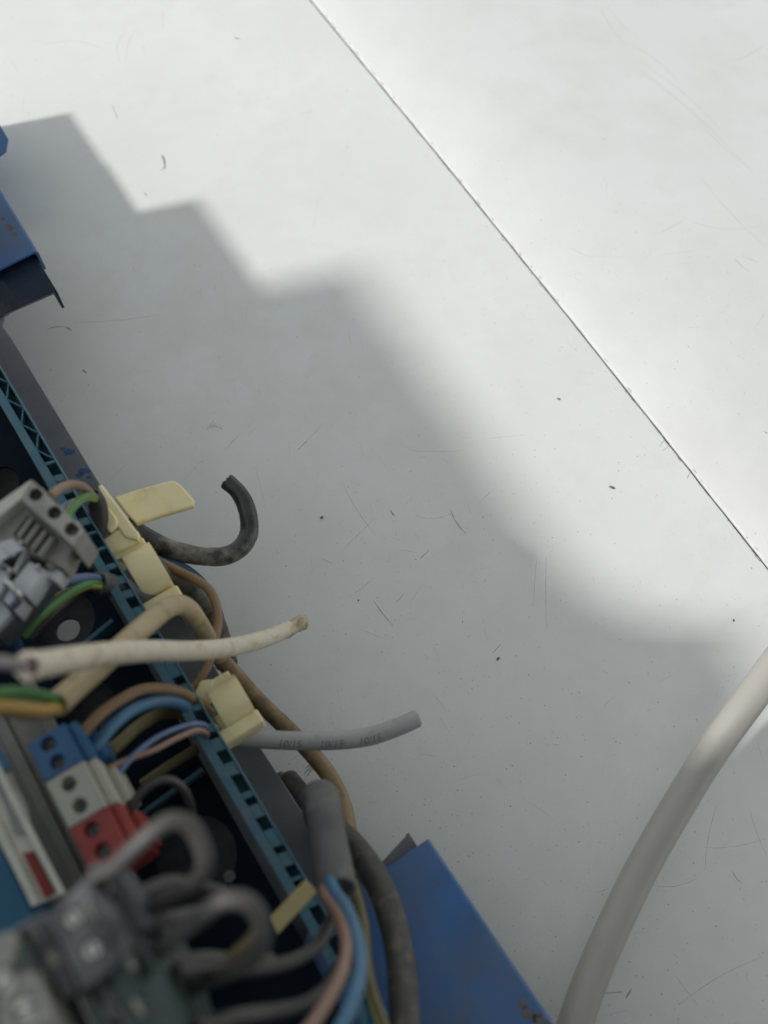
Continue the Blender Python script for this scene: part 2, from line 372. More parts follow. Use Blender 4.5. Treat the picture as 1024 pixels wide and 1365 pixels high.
for a in [(398, 599, 409, 588, 0, .4), (407, 590, 430, 566, 0, .12), (602, 684, 622, 712, 2, .45), (600, 678, 606, 690, 0, .3), (498, 800, 524, 834, 1, .4), (468, 795, 500, 770, 0, .15), (560, 745, 572, 733, 0, .3),
          (62, 440, 95, 438, -4, .5), (88, 436, 96, 441, 0, .9), (110, 493, 116, 497, 0, .9), (880, 596, 888, 586, -2, .4), (888, 586, 889, 592, 0, .3), (884, 600, 893, 594, 0, .3), (916, 638, 920, 630, 0, .3),
          (976, 1160, 990, 1178, 2, .3), (980, 345, 1000, 362, 2, .35), (990, 340, 1010, 350, 0, .25), (835, 1330, 842, 1318, 0, .8), (800, 1325, 830, 1322, 0, .4), (1018, 575, 1024, 578, 0, .6), (150, 140, 158, 160, 0, .4),
          (658, 870, 668, 858, 0, .35), (528, 803, 540, 790, 0, .3), (640, 668, 655, 655, 0, .15), (850, 95, 920, 150, -3, .16), (925, 155, 1000, 225, 3, .16), (668, 318, 676, 322, 0, .4), (430, 745, 445, 752, 0, .2), (300, 600, 318, 580, 0, .2)]:
    ribbon(V, Fc, curve_px(*a[:5]), a[5])
for i in range(7): ribbon(V, Fc, curve_px(275 + i * 2.6 + random.uniform(-1, 1), 574 - i * 1.6, 286 + i * 1.8, 560 + i * 2.6 + random.uniform(-2, 2), 0), .22)
for i in range(5): ribbon(V, Fc, curve_px(412 + random.uniform(-8, 8), 1030 + random.uniform(-9, 8), 420 + random.uniform(-8, 8), 1018 + random.uniform(-8, 8), 0), .5)
tag(finish(mesh(V, Fc), "dark_scratches", SCR2, smooth=0), kind='stuff', label='short dark scratches and scuffs in the white enamel')
V, Fc = [], []
for a in [(216, 206, 219, 226, -2, 1.2), (214, 228, 221, 222, 0, .5), (520, 680, 526, 688, 0, .9), (192, 256, 197, 262, 0, .5), (312, 50, 320, 52, 0, 1.0), (1000, 730, 1010, 745, 0, .6)]: ribbon(V, Fc, curve_px(*a[:5], n=8), a[5])
for _ in range(150):  # grime gathered along the seam
    y = random.uniform(-120, 300); x = seam_x(y) + random.choice((-1, 1)) * random.uniform(.5, 1.3); k0 = len(V); l = random.uniform(.6, 5); w = random.uniform(.08, .35)
    for q in ((x, y), (x + w, y + l * .3), (x + w * .5, y + l), (x - w * .4, y + l * .5)): V.append((q[0], q[1], surf(*q) + .01))
    Fc.append((k0, k0+1, k0+2, k0+3))
tag(finish(mesh(V, Fc), "brown_smears", SMUDGE, smooth=0), kind='stuff', label='brown smears and grime on the white sheets')

def crumb(px, py, sx, sy, rot, label):
    bm = bmesh.new(); bmesh.ops.create_icosphere(bm, subdivisions=2, radius=1)
    p = on_sheet(px, py)
    for v in bm.verts:
        f = 1 + random.uniform(-.18, .18); v.co = Vector((v.co.x * sx * .8 * f, v.co.y * sy * .8 * f, v.co.z * min(sx, sy) * .5 * f))
    bm.transform(Matrix.Translation((p.x, p.y, p.z + min(sx, sy) * .25)) @ Matrix.Rotation(rot, 4, 'Z'))
    me = bpy.data.meshes.new("m"); bm.to_mesh(me); bm.free()
    tag(finish(me, "crumb", CRUMB, at=(p.x, p.y, p.z)), label, 'crumb', 'crumbs of debris lying on the white sheets')
crumb(816, 650, 1.9, .75, -.95, 'largest tan crumb, nearest to the seam on the lit side')
crumb(745, 532, 1.1, .6, -.9, 'small brown crumb upper right, left of the seam')
crumb(429, 690, .9, .7, .2, 'dark grey crumb right of the hooked black cable')
crumb(664, 878, 1.1, .6, .3, 'dark crumb low in the shadow right of the white cable tip')
crumb(478, 800, .45, .4, .3, 'tiny black dot lying right of the white cable tip')
crumb(978, 827, .8, .45, .9, 'pale brown crumb at the right edge above the thick cable')

# ------------------------------------------------------------------ the blue steel frame
FR = thing("steel_frame", "long blue painted steel frame with notched dusty channel and lids, along the left", "frame", (-100, 0, 44))
def ext(a, b, k): return (a[0] + (b[0] - a[0]) * k, a[1] + (b[1] - a[1]) * k)
def channel_piece(name, quad, z, t, flange, m, fl_from, fl_to):
    """top web from a pixel outline plus a folded-down flange along fl_from -> fl_to (world)"""
    a, b = W(*fl_from, z), W(*fl_to, z); d = (b - a); d.z = 0; d.normalize(); n = Vector((-d.y, d.x, 0))
    c = sum((W(*q, z) for q in quad), Vector()) / len(quad)
    if n.dot(c - a) < 0: n = -n
    o = prism(name, [p + n * 1.26 for p in PP(quad, z)], z, t, m, FR, bevel=.02)
    V, prof2 = [], []
    R = 1.6
    pr = [(0.9, -.02)] if False else []
    outer = [(R, 0.06)] + [(R - R * math.sin(k * math.pi / 12), .06 - R + R * math.cos(k * math.pi / 12)) for k in range(1, 7)] + [(-.1, -flange)]
    inner = [(x + (t if i > 3 else t * .5 * (i > 0)), zz - (t if i < 5 else t * .3 if i < 7 else 0)) for i, (x, zz) in enumerate(outer)][::-1]
    P = outer + inner
    L = (b - a).length; Fc = []
    for q in (a, b):
        for (x, zz) in P: V.append((q.x + n.x * (x - .3), q.y + n.y * (x - .3), z + zz - .06))
    N = len(P)
    for k in range(N): k2 = (k + 1) % N; Fc.append((k, k2, N + k2, N + k))
    Fc.append(tuple(range(N))); Fc.append(tuple(range(2 * N - 1, N - 1, -1)))
    me = mesh(V, Fc); bm = bmesh.new(); bm.from_mesh(me); bmesh.ops.recalc_face_normals(bm, faces=bm.faces); bm.to_mesh(me); bm.free()
    finish(me, "flange", m, o, smooth=40)
    return o
# upper lid
channel_piece("lid", [(-60, 152), (49, 334), (0, 359), (-300, 490), (-400, 300)], 50, 1.2, 13, BLUE, (-60, 152), (49.5, 334.5))
# lower lid
channel_piece("lid", [(571, 1118), (905, 1612), (690, 1900), (330, 1500), (420, 1222), (511, 1158), (540, 1141), (546, 1134)], 50, 1.2, 10, BLUE, (571, 1118), (905, 1612))
# inner channel end pieces + notched dusty web (one sheet)
web = PP([(76, 388), (-60, 165), (-500, 420), (-260, 900), (-60, 1500), (330, 1900), (700, 1640), (545, 1110), (508, 1150), (482, 1160), (456, 1152), (420, 1102), (399, 1076), (347, 996), (266, 853), (237, 815), (130, 640), (16, 452), (3, 434), (6, 421), (14, 415)], 44)
hB = [(-136.5, 6.5, 4.6), (-133, -60, 9), (-150, -110, 8), (-138, 120, 9), (-160, -40, 10)]
webo = prism("notched_channel", web, 44, 1.4, STRIP, FR, holes=hB, bevel=.4)
def flange_only(a, b, z, depth, m, t=1.1, name="flange", par=None):
    A, B = W(*a, z), W(*b, z); d = (B - A); d.z = 0; d.normalize(); n = Vector((-d.y, d.x, 0)) * t
    if n.x > 0: n = -n
    V = [];
    for q in (A, B):
        for (s, zz) in ((.25, .1), (.75, .1), (1, -.2), (1, -depth), (0, -depth), (0, -.3)): V.append((q.x + n.x * s, q.y + n.y * s, z + zz - .05))
    Fc = [(k, (k+1) % 6, 6 + (k+1) % 6, 6 + k) for k in range(6)] + [tuple(range(6)), tuple(range(11, 5, -1))]
    me = mesh(V, Fc); bm = bmesh.new(); bm.from_mesh(me); bmesh.ops.recalc_face_normals(bm, faces=bm.faces); bm.to_mesh(me); bm.free()
    return finish(me, name, m, par, smooth=35)
flange_only((-60, 165), (76.5, 388.5), 44, 12, NAVY, par=webo)
flange_only((545, 1110), (860, 1600), 44, 12, NAVY, par=webo)
# dark end of the inner channel in front of the lid
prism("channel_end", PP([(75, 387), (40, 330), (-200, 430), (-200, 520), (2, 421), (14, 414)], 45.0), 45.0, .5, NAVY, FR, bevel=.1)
prism("channel_end", PP([(545, 1111), (561, 1135), (470, 1196), (484, 1160), (509, 1150)], 45.0), 45.0, .5, STRIP, FR, bevel=.1)
# top-left stub of the next lid
prism("lid", PP([(-50, 108), (0, 166), (11, 185), (8, 201), (0, 207), (-60, 240), (-260, 160)], 33), 33, 1.3, BLUE, FR, bevel=.5)
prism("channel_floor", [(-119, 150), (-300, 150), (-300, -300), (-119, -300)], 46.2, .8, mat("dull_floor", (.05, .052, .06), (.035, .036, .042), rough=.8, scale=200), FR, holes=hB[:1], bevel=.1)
# deep floor inside with round openings
hA = [tuple(W(2, 643, 57)[:2]) + (6.5,), tuple(W(84, 826, 57)[:2]) + (11.5,), tuple(W(262, 1142, 57)[:2]) + (13.5,), tuple(W(120, 940, 57)[:2]) + (9,)]
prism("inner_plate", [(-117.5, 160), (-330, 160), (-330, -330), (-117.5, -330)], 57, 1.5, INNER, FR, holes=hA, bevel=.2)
tube("inner_plate_bolt", [(306, 1168, 58), (306, 1168, 63)], 4.5, SCREWD, FR, seg=6)
# added plates out of view on the left, shaped to cast the stair shadow
TZ0 = math.tan(SUN_EL) / .96
def shadow_plate(x, outline, t=1.5):   # outline in (y, z)
    V = [(x, y, z) for y, z in outline] + [(x - t, y, z) for y, z in outline]; N = len(outline)
    Fc = [tuple(range(N)), tuple(range(2*N-1, N-1, -1))] + [(k, (k+1) % N, N + (k+1) % N, N + k) for k in range(N)]
    me = mesh(V, Fc); bm = bmesh.new(); bm.from_mesh(me); bmesh.ops.recalc_face_normals(bm, faces=bm.faces); bm.to_mesh(me); bm.free()
    finish(me, "shadow_plate", BLUE, FR, smooth=0)
shadow_plate(-98, [(226, 46), (226, 111 * TZ0), (150, 111 * TZ0), (150, 52), (200, 52)])
shadow_plate(-73, [(294, 0), (294, 56 * TZ0), (224, 56 * TZ0), (224, 0)])
TZ = math.tan(SUN_EL) / .96
def from_shadow(x, y, X=-260): return (y + (x - X) * .28 / .96, (x - X) * TZ)
sh = [(13, 121), (58.7, 117.2), (53, -60), (59, -84), (72, -104), (93, -118), (93, -150), (74, -158), (74, -172), (120, -186), (122, -300)]
sp = [from_shadow(*q) for q in sh]
out3 = [(sp[1][0] - .5 + 4, 0), (sp[1][0] + 3, 90)] + sp[1:] + [(sp[-1][0], 0)]
shadow_plate(-260, out3)
prism("shade_plate", [(-420, -330), (60, -330), (60, -333), (-420, -333)], 330, 330, INNER, FR, bevel=.2)  # added plate out of view, darkens the lower end by blocking sky light
def patch(px, r, z, m, name, par, el=1.6, rot=-1.0, n=18):
    c = W(*px, z); q = []
    for k in range(n):
        a = math.tau * k / n; rr = r * random.uniform(.55, 1.15); x, y = math.cos(a) * rr * el, math.sin(a) * rr
        q.append((c.x + x * math.cos(rot) - y * math.sin(rot), c.y + x * math.sin(rot) + y * math.cos(rot), z))
    finish(mesh(q, [tuple(range(n))]), name, m, par, smooth=0)
PRIMER = mat("bare_primer", (.22, .19, .16), (.12, .12, .13), rough=.8, scale=500, alpha=.75)
for px, r in (((13, 303), 1.6), ((19, 312), 1.1), ((4, 292), .8), ((696, 1338), 1.2), ((706, 1352), 2.2), ((722, 1362), 2.4), ((640, 1230), .3), ((586, 1178), .5)): patch(px, r, 50.06, PRIMER, "paint_chip", FR)
PB = mat("clean_blue_spot", (.02, .065, .24), (.03, .07, .16), rough=.5, scale=400)
for px, r in (((93, 603), 1.7), ((84, 598), .9), ((112, 628), 1.8), ((106, 634), 1.1), ((119, 636), .8)): patch(px, r, 44.06, PB, "paint_chip", FR, 1.5, -.4)

# ------------------------------------------------------------------ teal slotted rail
RL = thing("slotted_rail", "narrow teal plastic rail with a row of open slots, running down the dusty channel", "rail", (-113, 0, 60))
yA, yB = 150, -260
def xr(y): return -113.6 + (y - 90) * (-.0) + (110 - y) * .016
def rail_bar(name, x0, x1, z0, z1, m, par=RL):
    a = [(xr(yA) + x0, yA), (xr(yA) + x1, yA), (xr(yB) + x1, yB), (xr(yB) + x0, yB)]
    return prism(name, a, z1, z1 - z0, m, par, bevel=.25)
rail_bar("side_wall", -3.6, -.6, 58.8, 80, RAILS)
rail_bar("top_edge", -3.6, -.5, 80.05, 81.2, RAILM)
rail_bar("outer_rib", 2.9, 3.6, 60, 81, RAILM)
rail_bar("slot_floor", -.4, 2.8, 75.5, 76.5, RAILF)
y = 140; k = 0
while y > -250:
    x0, x1 = xr(y) - .45, xr(y) + 2.85
    if y > 55:   # diagonal lattice at the far end
        a = [(x0, y), (x0, y - 1), (x1, y - 6.5), (x1, y - 5.5)] if k % 2 else [(x1, y), (x1, y - 1), (x0, y - 6.5), (x0, y - 5.5)]
        prism("slot_web", a, 80.8, 12, RAILM, RL, bevel=.15); y -= 6.2
    else:
        w = random.choice((1.2, 2.2, 3.0, 4.5, 6.0))
        prism("slot_web", [(x0, y), (x1, y - .8), (x1, y - .8 - w), (x0, y - w)], 80.7, 12, RAILM, RL, bevel=.2); y -= w + random.uniform(2.2, 6.5)
    k += 1
for (a, b) in (((60, 900, 66), (150, 826, 66)), ((188, 1085, 62), (268, 1022, 66))):
    A, B = W(*a), W(*b); d = (B - A).normalized(); n = Vector((-d.y, d.x, 0)) * .8
    prism("cross_bar", [A + n, B + n, B - n, A - n], A.z, 7, RAILM, RL, bevel=.2)

# ------------------------------------------------------------------ cream cable clips
CG = 'cream cable clips on the rail'
def arch(name, x0, x1, y0, y1, z0, ztop, thick, m, parent, n=20, flat=.30):
    yc, hw = (y0 + y1) / 2, (y1 - y0) / 2
    def prof(h, top):
        pts = []
        for k in range(n + 1):
            a = math.pi * k / n; c = math.cos(a); s = math.sin(a)
            pts.append((yc + h * math.copysign(abs(c) ** .85, c), z0 + (top - z0) * (flat + (1 - flat) * s ** .9 if 0 < k < n else flat)))
        return [(yc + h, z0)] + pts + [(yc - h, z0)]
    O, I = prof(hw, ztop), prof(hw - thick, ztop - thick)
    P = O + I[::-1]; N = len(P); V, Fc = [], []
    for x in (x0, x1):
        for (yy, zz) in P: V.append((x, yy, zz))
    h = len(O)
    for k in range(N): Fc.append((k, (k+1) % N, N + (k+1) % N, N + k))
    for k in range(h - 1):
        Fc.append((k, N-1-k, N-2-k, k+1)); Fc.append((N + k, N + k + 1, N + N-2-k, N + N-1-k))
    me = mesh(V, Fc); bm = bmesh.new(); bm.from_mesh(me); bmesh.ops.recalc_face_normals(bm, faces=bm.faces)
    es = [e for e in bm.edges if e.calc_face_angle(0) > .6]
    bmesh.ops.bevel(bm, geom=es, offset=.45, segments=2, profile=.6, affect='EDGES', clamp_overlap=True)
    bm.to_mesh(me); bm.free()
    return finish(me, name, m, parent, smooth=35)
def clip(label, x1, y1, y0, xs, z=60, ztop=77, wide=11):
    c = thing("cable_clip", label, "cable clip", (x1 - 8, (y0 + y1) / 2, z), CG)
    L = y1 - y0
    arch("saddle", x1 - wide, x1, y0 + L * .20, y1 - L * .06, z, ztop, 2.0, CREAM, c)
    prism("foot", [(xs[0], y0), (x1 + .8, y0), (x1 + .8, y0 + 5), (xs[0], y0 + 5)], z + 11, 11, CREAM, c, bevel=.7, corner=1.0)
    prism("foot", [(xs[1], y1 - 3.4), (x1 - 1, y1 - 3.4), (x1 - 1, y1), (xs[1], y1)], z + 12, 12, CREAM, c, bevel=.7, corner=.8)
    return c
# middle clip
clip("cream clip under the bend of the beige cable, holding the thick grey sleeve", -95.5, 13, -14, (-114, -113))
# lower clip
c3 = clip("cream clip lowest of the three, by the printed grey cable", -93.5, -46, -67.5, (-113, -107))
prism("arm", [(-112, -50), (-104, -44.5), (-100, -46.5), (-104, -52), (-110, -54)], 73, 4, CREAM, c3, bevel=.6, corner=1)
prism("latch", [(-106.5, -56), (-103, -56), (-103, -63), (-106.5, -63)], 66, 5, CREAM, c3, bevel=.5)
# upper clip with long flat tongue
c1 = thing("cable_clip", "cream clip topmost, with a long flat tongue sticking out over the white sheet", "cable clip", (-100, 26, 60), CG)
prism("tongue", PP([(152, 662), (190, 650), (226, 640.5), (234, 641), (241, 646), (259, 666), (258, 674), (250, 677), (215, 687), (182, 698), (168, 684)], 66), 66, 3.0, CREAM, c1, bevel=.8)
prism("saddle", PP([(130, 647), (136, 645), (186, 712), (184, 720), (166, 716), (148, 690)], 75), 75, 8, CREAM, c1, bevel=.9)
prism("foot", PP([(184, 708), (186, 716), (180, 724), (120, 752), (110, 738), (168, 697)], 74), 74, 14, CREAM, c1, bevel=.9)
prism("pivot", PP([(141, 672), (156, 690), (157, 700), (146, 709), (136, 700)], 76), 76, 7, CREAM, c1, bevel=.8, corner=1)
# loose cream strap near the bottom
tag(prism("cable_strap", PP([(360, 1222), (407, 1172), (424, 1188), (370, 1246)], 108), 108, 1.6, mat("yellowed_strap", (.42, .35, .17), (.35, .28, .12), rough=.5), bevel=.4, at=W(390, 1205, 107)), "flat yellowed strap crossing the teal rail below the thick grey sleeve", "strap")

# ------------------------------------------------------------------ cables
def cable(name, label, pts, dia, m, cat="cable", group=None, **kw):
    p = pts[len(pts) // 2]; b = W(p[0], p[1], p[2])
    o, fr = tube(name, pts, dia, m, at=b, **kw); tag(o, label, cat, group); return o, fr
# thick pale cable on the right
BC = thing("cable", "thick pinkish white cable crossing the lower right corner", "cable", W(900, 1080, 15))
tube("sheath", [(2050, 60, 60), (1700, 260, 60), (1380, 500, 58), (1220, 650, 55), (1120, 770, 50), (1010, 918, 42), (950, 1000, 34), (905, 1072, 27), (860, 1150, 23), (818, 1235, 22), (786, 1310, 22), (745, 1430, 24), (700, 1560, 28)], 12.0, BIGC, BC, seg=40, step=2)
# printed grey cable
GC = thing("cable", "light grey cable with faded 10/15 print, cut end pointing right", "cable", W(430, 986, 45))
gc, gfr = tube("sheath", [(262, 972, 60), (300, 981, 56), (345, 985, 52), (400, 987.5, 49), (450, 987, 47), (492, 982, 45), (520, 973, 44), (540, 965, 43), (555, 958, 42)], 6.6, PGREY, GC, seg=32, cut=PGREY, step=.8, ragged=(0, .12))
def wrap_text(txt, fr, dia, s_of_px, size, off, m, parent):
    cu = bpy.data.curves.new("t", 'FONT'); cu.body = txt; cu.size = size; cu.resolution_u = 3; cu.align_x = 'CENTER'; cu.align_y = 'CENTER'; cu.offset = .02; cu.shear = .15
    o = bpy.data.objects.new("t", cu); COL.objects.link(o); bpy.context.view_layer.update()
    me = bpy.data.meshes.new_from_object(o.evaluated_get(bpy.context.evaluated_depsgraph_get())); bpy.data.objects.remove(o)
    bm = bmesh.new(); bm.from_mesh(me); bmesh.ops.triangulate(bm, faces=bm.faces)
    for _ in range(2): bmesh.ops.subdivide_edges(bm, edges=[e for e in bm.edges if e.calc_length() > .35], cuts=1)
    bmesh.ops.triangulate(bm, faces=bm.faces)
    arc = [0]
    for i in range(1, len(fr)): arc.append(arc[-1] + (fr[i][0] - fr[i-1][0]).length)
    px = [CX + F_PX * ((M.T @ (np.array(f[0]) - CAM))[0] / -(M.T @ (np.array(f[0]) - CAM))[2]) for f in fr]
    s0 = float(np.interp(s_of_px, px, arc))
    for v in bm.verts:
        s = s0 + v.co.x * 1.0; i = int(np.searchsorted(arc, s)) ; i = max(1, min(i, len(fr) - 1)); t = (s - arc[i-1]) / max(arc[i] - arc[i-1], 1e-6)
        c = fr[i-1][0].lerp(fr[i][0], t); a = fr[i-1][2].lerp(fr[i][2], t).normalized(); T = fr[i][1]; b = T.cross(a)
        view = (Vector(CAM) - c); view -= T * view.dot(T); view.normalize(); upv = T.cross(view); 
        if upv.dot(Vector(AX) if False else (Vector((0, 0, 0)) + Vector(M @ np.array([0, 1, 0])))) < 0: upv = -upv
        ang = (v.co.y + off) / (dia / 2); R = fr[i][4] + .035
        v.co = c + view * (math.cos(ang) * R) + upv * (math.sin(ang) * R)
    me2 = bpy.data.meshes.new("m"); bm.to_mesh(me2); bm.free()
    return finish(me2, "print", m, parent, smooth=0)
for px_ in (385, 440, 490): wrap_text("10/15", gfr, 6.6, px_, 3.7, -1.35, INK, gc)
# hooked black cable
HC, _ = cable("cable", "grimy black cable bent up into a hook above the white sheet", [(170, 700, 62), (190, 713, 58), (215, 727, 54), (245, 737, 50), (275, 742, 47), (300, 741, 45, 1.0), (320, 731, 44, 1.02), (331, 714, 44, 1.0), (332, 692, 45), (326, 670, 46, .95), (316, 654, 47, .92), (303, 642, 48, .92)], 7.2, HOOKB, seg=32, cut=BLACKC, ragged=(0, .55), hollow=(0, .5), wob=.035, step=.8)
# black cable behind clip
cable("cable", "grimy black cable dropping behind the brown loop, right of the middle clip", [(205, 757, 60), (228, 766, 56), (250, 780, 52), (270, 802, 48), (284, 828, 42), (294, 858, 34), (302, 885, 26)], 8.8, BLACKD, seg=28, wob=.02)
cable("cable", "teal blue cable running just behind the thin brown loop", [(196, 738, 52), (226, 748, 50), (256, 764, 47), (280, 790, 44), (293, 822, 40), (299, 860, 34), (304, 900, 28)], 3.4, WDKBLUE)
cable("cable", "thin brown loop curling down to the lowest clip", [(205, 745, 60), (232, 759, 60), (258, 771, 60), (278, 785, 60), (289, 808, 60), (290, 835, 60), (284, 862, 62), (276, 888, 66), (262, 912, 68), (246, 928, 70)], 3.4, WBROWN)
cable("cable", "long tan brown cable passing under the printed grey cable", [(262, 838, 42), (285, 868, 36), (312, 898, 32), (350, 940, 30), (386, 974, 29), (415, 1004, 28), (440, 1036, 28), (457, 1072, 30), (464, 1108, 34), (462, 1150, 42), (455, 1200, 52)], 6.4, TAN, seg=28, wob=.012)
# white cable over everything
WC = thing("cable", "long cream white cable with chewed tip, crossing over the wiring", "cable", W(200, 868, 120))
tube("sheath", [(38, 888, 196, 1.04), (52, 886, 190), (100, 878, 172), (150, 871, 150), (200, 868, 128), (245, 868, 106), (290, 865, 84), (330, 858, 64), (362, 848, 50), (385, 838, 43, .95)], 6.4, WHITEC, WC, seg=32, hollow=(.7, 0), cut=WHITEC)
tube("tip", [(380, 840.5, 44.5, .98), (392, 835, 41, .9), (398, 832, 39.5, .95), (405, 829, 38, .88)], 6.2, WHITEEND, WC, seg=24, wob=.16, ragged=(0, .5), step=.6)
tube("tip_flap", [(394, 838, 43, .8), (400, 829, 43, 1.0), (405, 824, 42, .6)], 2.0, WHITEEND, WC, seg=10, wob=.2, step=.5)
tube("core_wire", [(48, 889, 191), (25, 886, 200), (0, 883, 208), (-60, 880, 215)], 3.0, WGREY, WC)
tube("sheath_rim", [(40, 872, 196), (33, 880, 197), (34, 898, 197), (42, 905, 196)], 1.3, WHITEC, WC, seg=10)
# beige cable with bent shoulder
BG = thing("cable", "beige cable rising from the lower left and folding over beside the middle clip", "cable", W(160, 870, 110))
tube("sheath", [(76, 938, 148), (105, 912, 138), (140, 882, 126), (175, 850, 114), (205, 824, 103), (222, 811, 97), (238, 806, 90), (252, 813, 82), (264, 830, 72), (276, 850, 62), (292, 874, 50)], 7.0, BEIGE, BG, seg=32, hollow=(.4, 0))
tube("green_wire", [(80, 934, 146), (55, 927, 158), (30, 923, 168), (0, 924, 178), (-60, 930, 190)], 3.2, [WYEL, WGRN], BG, stripes=(.2, .0, .62), seg=16)
tube("ochre_wire", [(80, 943, 146), (55, 946, 158), (30, 944, 168), (0, 941, 178), (-60, 940, 190)], 3.3, WOCH, BG, seg=16)
tube("brown_wire", [(82, 946, 142), (58, 955, 150), (28, 953, 160), (0, 947, 170), (-60, 945, 180)], 2.6, WPINK, BG, seg=16)
# grey sheath held by middle clip with blue and green wires
SG = thing("cable", "dark grey sleeve in the middle clip with blue and green-yellow wires coming out leftwards", "cable", W(160, 785, 75))
tube("sheath", [(131, 776, 84, .95), (140, 778, 80), (160, 783, 76), (185, 792, 70), (210, 802, 64)], 7.8, FATG, SG, seg=30, hollow=(.4, 0))
tube("sheath_rim", [(136, 763, 84), (130, 768, 86), (129, 780, 86), (133, 790, 84)], 2.0, BLACKC, SG, seg=10)
tube("blue_wire", [(136, 772, 82), (112, 770, 94), (85, 776, 103), (60, 787, 110), (38, 804, 115), (18, 826, 116)], 3.1, WBLUE2, SG)
tube("green_yellow_wire", [(136, 781, 82), (118, 779, 92), (95, 789, 100), (72, 806, 106), (50, 824, 110), (30, 846, 110)], 3.2, [WYEL, WGRN], SG, stripes=(.02, .0006, .5))
tube("brown_wire", [(136, 776, 80), (105, 783, 88), (75, 797, 92), (45, 820, 96), (30, 840, 96)], 2.8, WBROWN, SG)
tube("dark_wire", [(126, 784, 74), (98, 796, 84), (66, 822, 90), (40, 850, 90)], 3.2, WBLACK, SG)
# sheath into the connector
SU = thing("cable", "dark grey sleeve beside the upper clip with pale brown and yellow-green wires", "cable", W(128, 700, 80))
tube("sheath", [(120, 728, 70), (128, 712, 74), (132, 692, 78), (130, 672, 82), (124, 660, 86, .9)], 6.6, WBLACK, SU, seg=28, hollow=(0, .3))
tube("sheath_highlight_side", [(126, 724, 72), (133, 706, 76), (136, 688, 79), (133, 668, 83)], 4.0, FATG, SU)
tube("pale_brown_wire", [(124, 662, 90), (112, 650, 102), (98, 646, 112), (82, 650, 122), (66, 662, 132)], 3.0, WPINK, SU)
tube("yellow_green_wire", [(126, 664, 88), (116, 662, 100), (104, 669, 110), (93, 682, 120), (86, 696, 126)], 3.0, [WYEL, WGRN], SU, stripes=(.05, 0, .33))
tube("pale_blue_wire", [(122, 668, 84), (108, 668, 90), (92, 672, 98), (80, 682, 104)], 2.6, WBLUE, SU)
# wires between lowest clip and coloured terminals
LW = thing("cable", "bundle of brown, blue and olive wires arching from the lowest clip to the coloured terminals", "cable", W(220, 940, 80))
tube("brown_wire", [(280, 950, 70), (266, 938, 76), (246, 925, 84), (218, 918, 94), (188, 920, 102), (158, 935, 110), (132, 954, 116), (108, 980, 118)], 3.6, WBROWN, LW)
tube("blue_wire", [(276, 966, 70), (262, 954, 74), (244, 940, 82), (218, 934, 92), (190, 940, 100), (165, 954, 108), (144, 974, 112), (126, 1000, 114)], 4.2, WBLUE, LW)
tube("olive_wire", [(270, 972, 66), (245, 952, 70), (215, 952, 76), (185, 968, 84), (158, 992, 92), (146, 1002, 94)], 4.4, WOLIVE, LW)
tube("violet_blue_wire", [(276, 980, 72), (274, 968, 82), (262, 965, 88), (240, 970, 94), (212, 982, 100), (184, 1002, 106), (162, 1026, 110), (148, 1050, 112)], 2.0, WBLUE2, LW)
tube("pale_brown_wire", [(272, 990, 72), (275, 978, 84), (262, 974, 92), (236, 984, 98), (205, 1000, 104), (172, 1012, 108), (140, 1026, 112)], 2.0, WPINK, LW)
tube("beige_wire", [(262, 998, 66), (240, 1012, 68), (215, 1028, 70), (190, 1046, 70)], 3.6, WOLIVE, LW)
# fat grey sleeve with wires going down
FG = thing("cable", "fat dark grey sleeve with round top above blue and brown wires", "cable", W(430, 1110, 90))
tube("sheath", [(434, 1120, 40, .8), (424, 1082, 60, .92), (424, 1064, 78, .98), (430, 1066, 90, 1.0), (433, 1088, 96, 1.0), (438, 1120, 98, 1.0), (445, 1155, 102, 1.0), (450, 1184, 106, .98)], 11.0, FATG, FG, seg=36, hollow=(0, .35), step=1)
tube("blue_wire", [(440, 1172, 108), (446, 1188, 114), (462, 1212, 124), (476, 1250, 136), (480, 1290, 146), (472, 1330, 156), (452, 1372, 162), (420, 1420, 168)], 3.6, WBLUE, FG, seg=20)
tube("brown_wire", [(432, 1180, 106), (436, 1196, 114), (452, 1222, 126), (462, 1256, 138), (456, 1296, 150), (436, 1336, 160), (408, 1376, 168), (370, 1420, 175)], 3.3, WPINK, FG, seg=20)
tube("yellow_green_wire", [(470, 1176, 80), (484, 1230, 90), (489, 1290, 100), (500, 1335, 110), (520, 1390, 118)], 3.4, [WYEL, WOLIVE], FG, stripes=(.3, .002, .5), seg=16)
tube("dark_wire", [(462, 1170, 76), (478, 1210, 84), (487, 1260, 92), (492, 1310, 98), (500, 1380, 104)], 3.0, WDKBLUE, FG)
# thick dark cable at right of it
cable("cable", "thick black dusty cable curving down over the blue lid", [(384, 1040, 20), (402, 1062, 26), (430, 1092, 38), (462, 1118, 54), (486, 1146, 66), (508, 1185, 76), (524, 1230, 84), (534, 1280, 92), (538, 1330, 100), (538, 1400, 108), (530, 1480, 114)], 8.6, DARKS, seg=32, wob=.012)
cable("cable", "dark cable end curling beside the fat grey sleeve", [(372, 1036, 14), (392, 1052, 18), (412, 1072, 24), (425, 1092, 28)], 5.0, BLACKD)
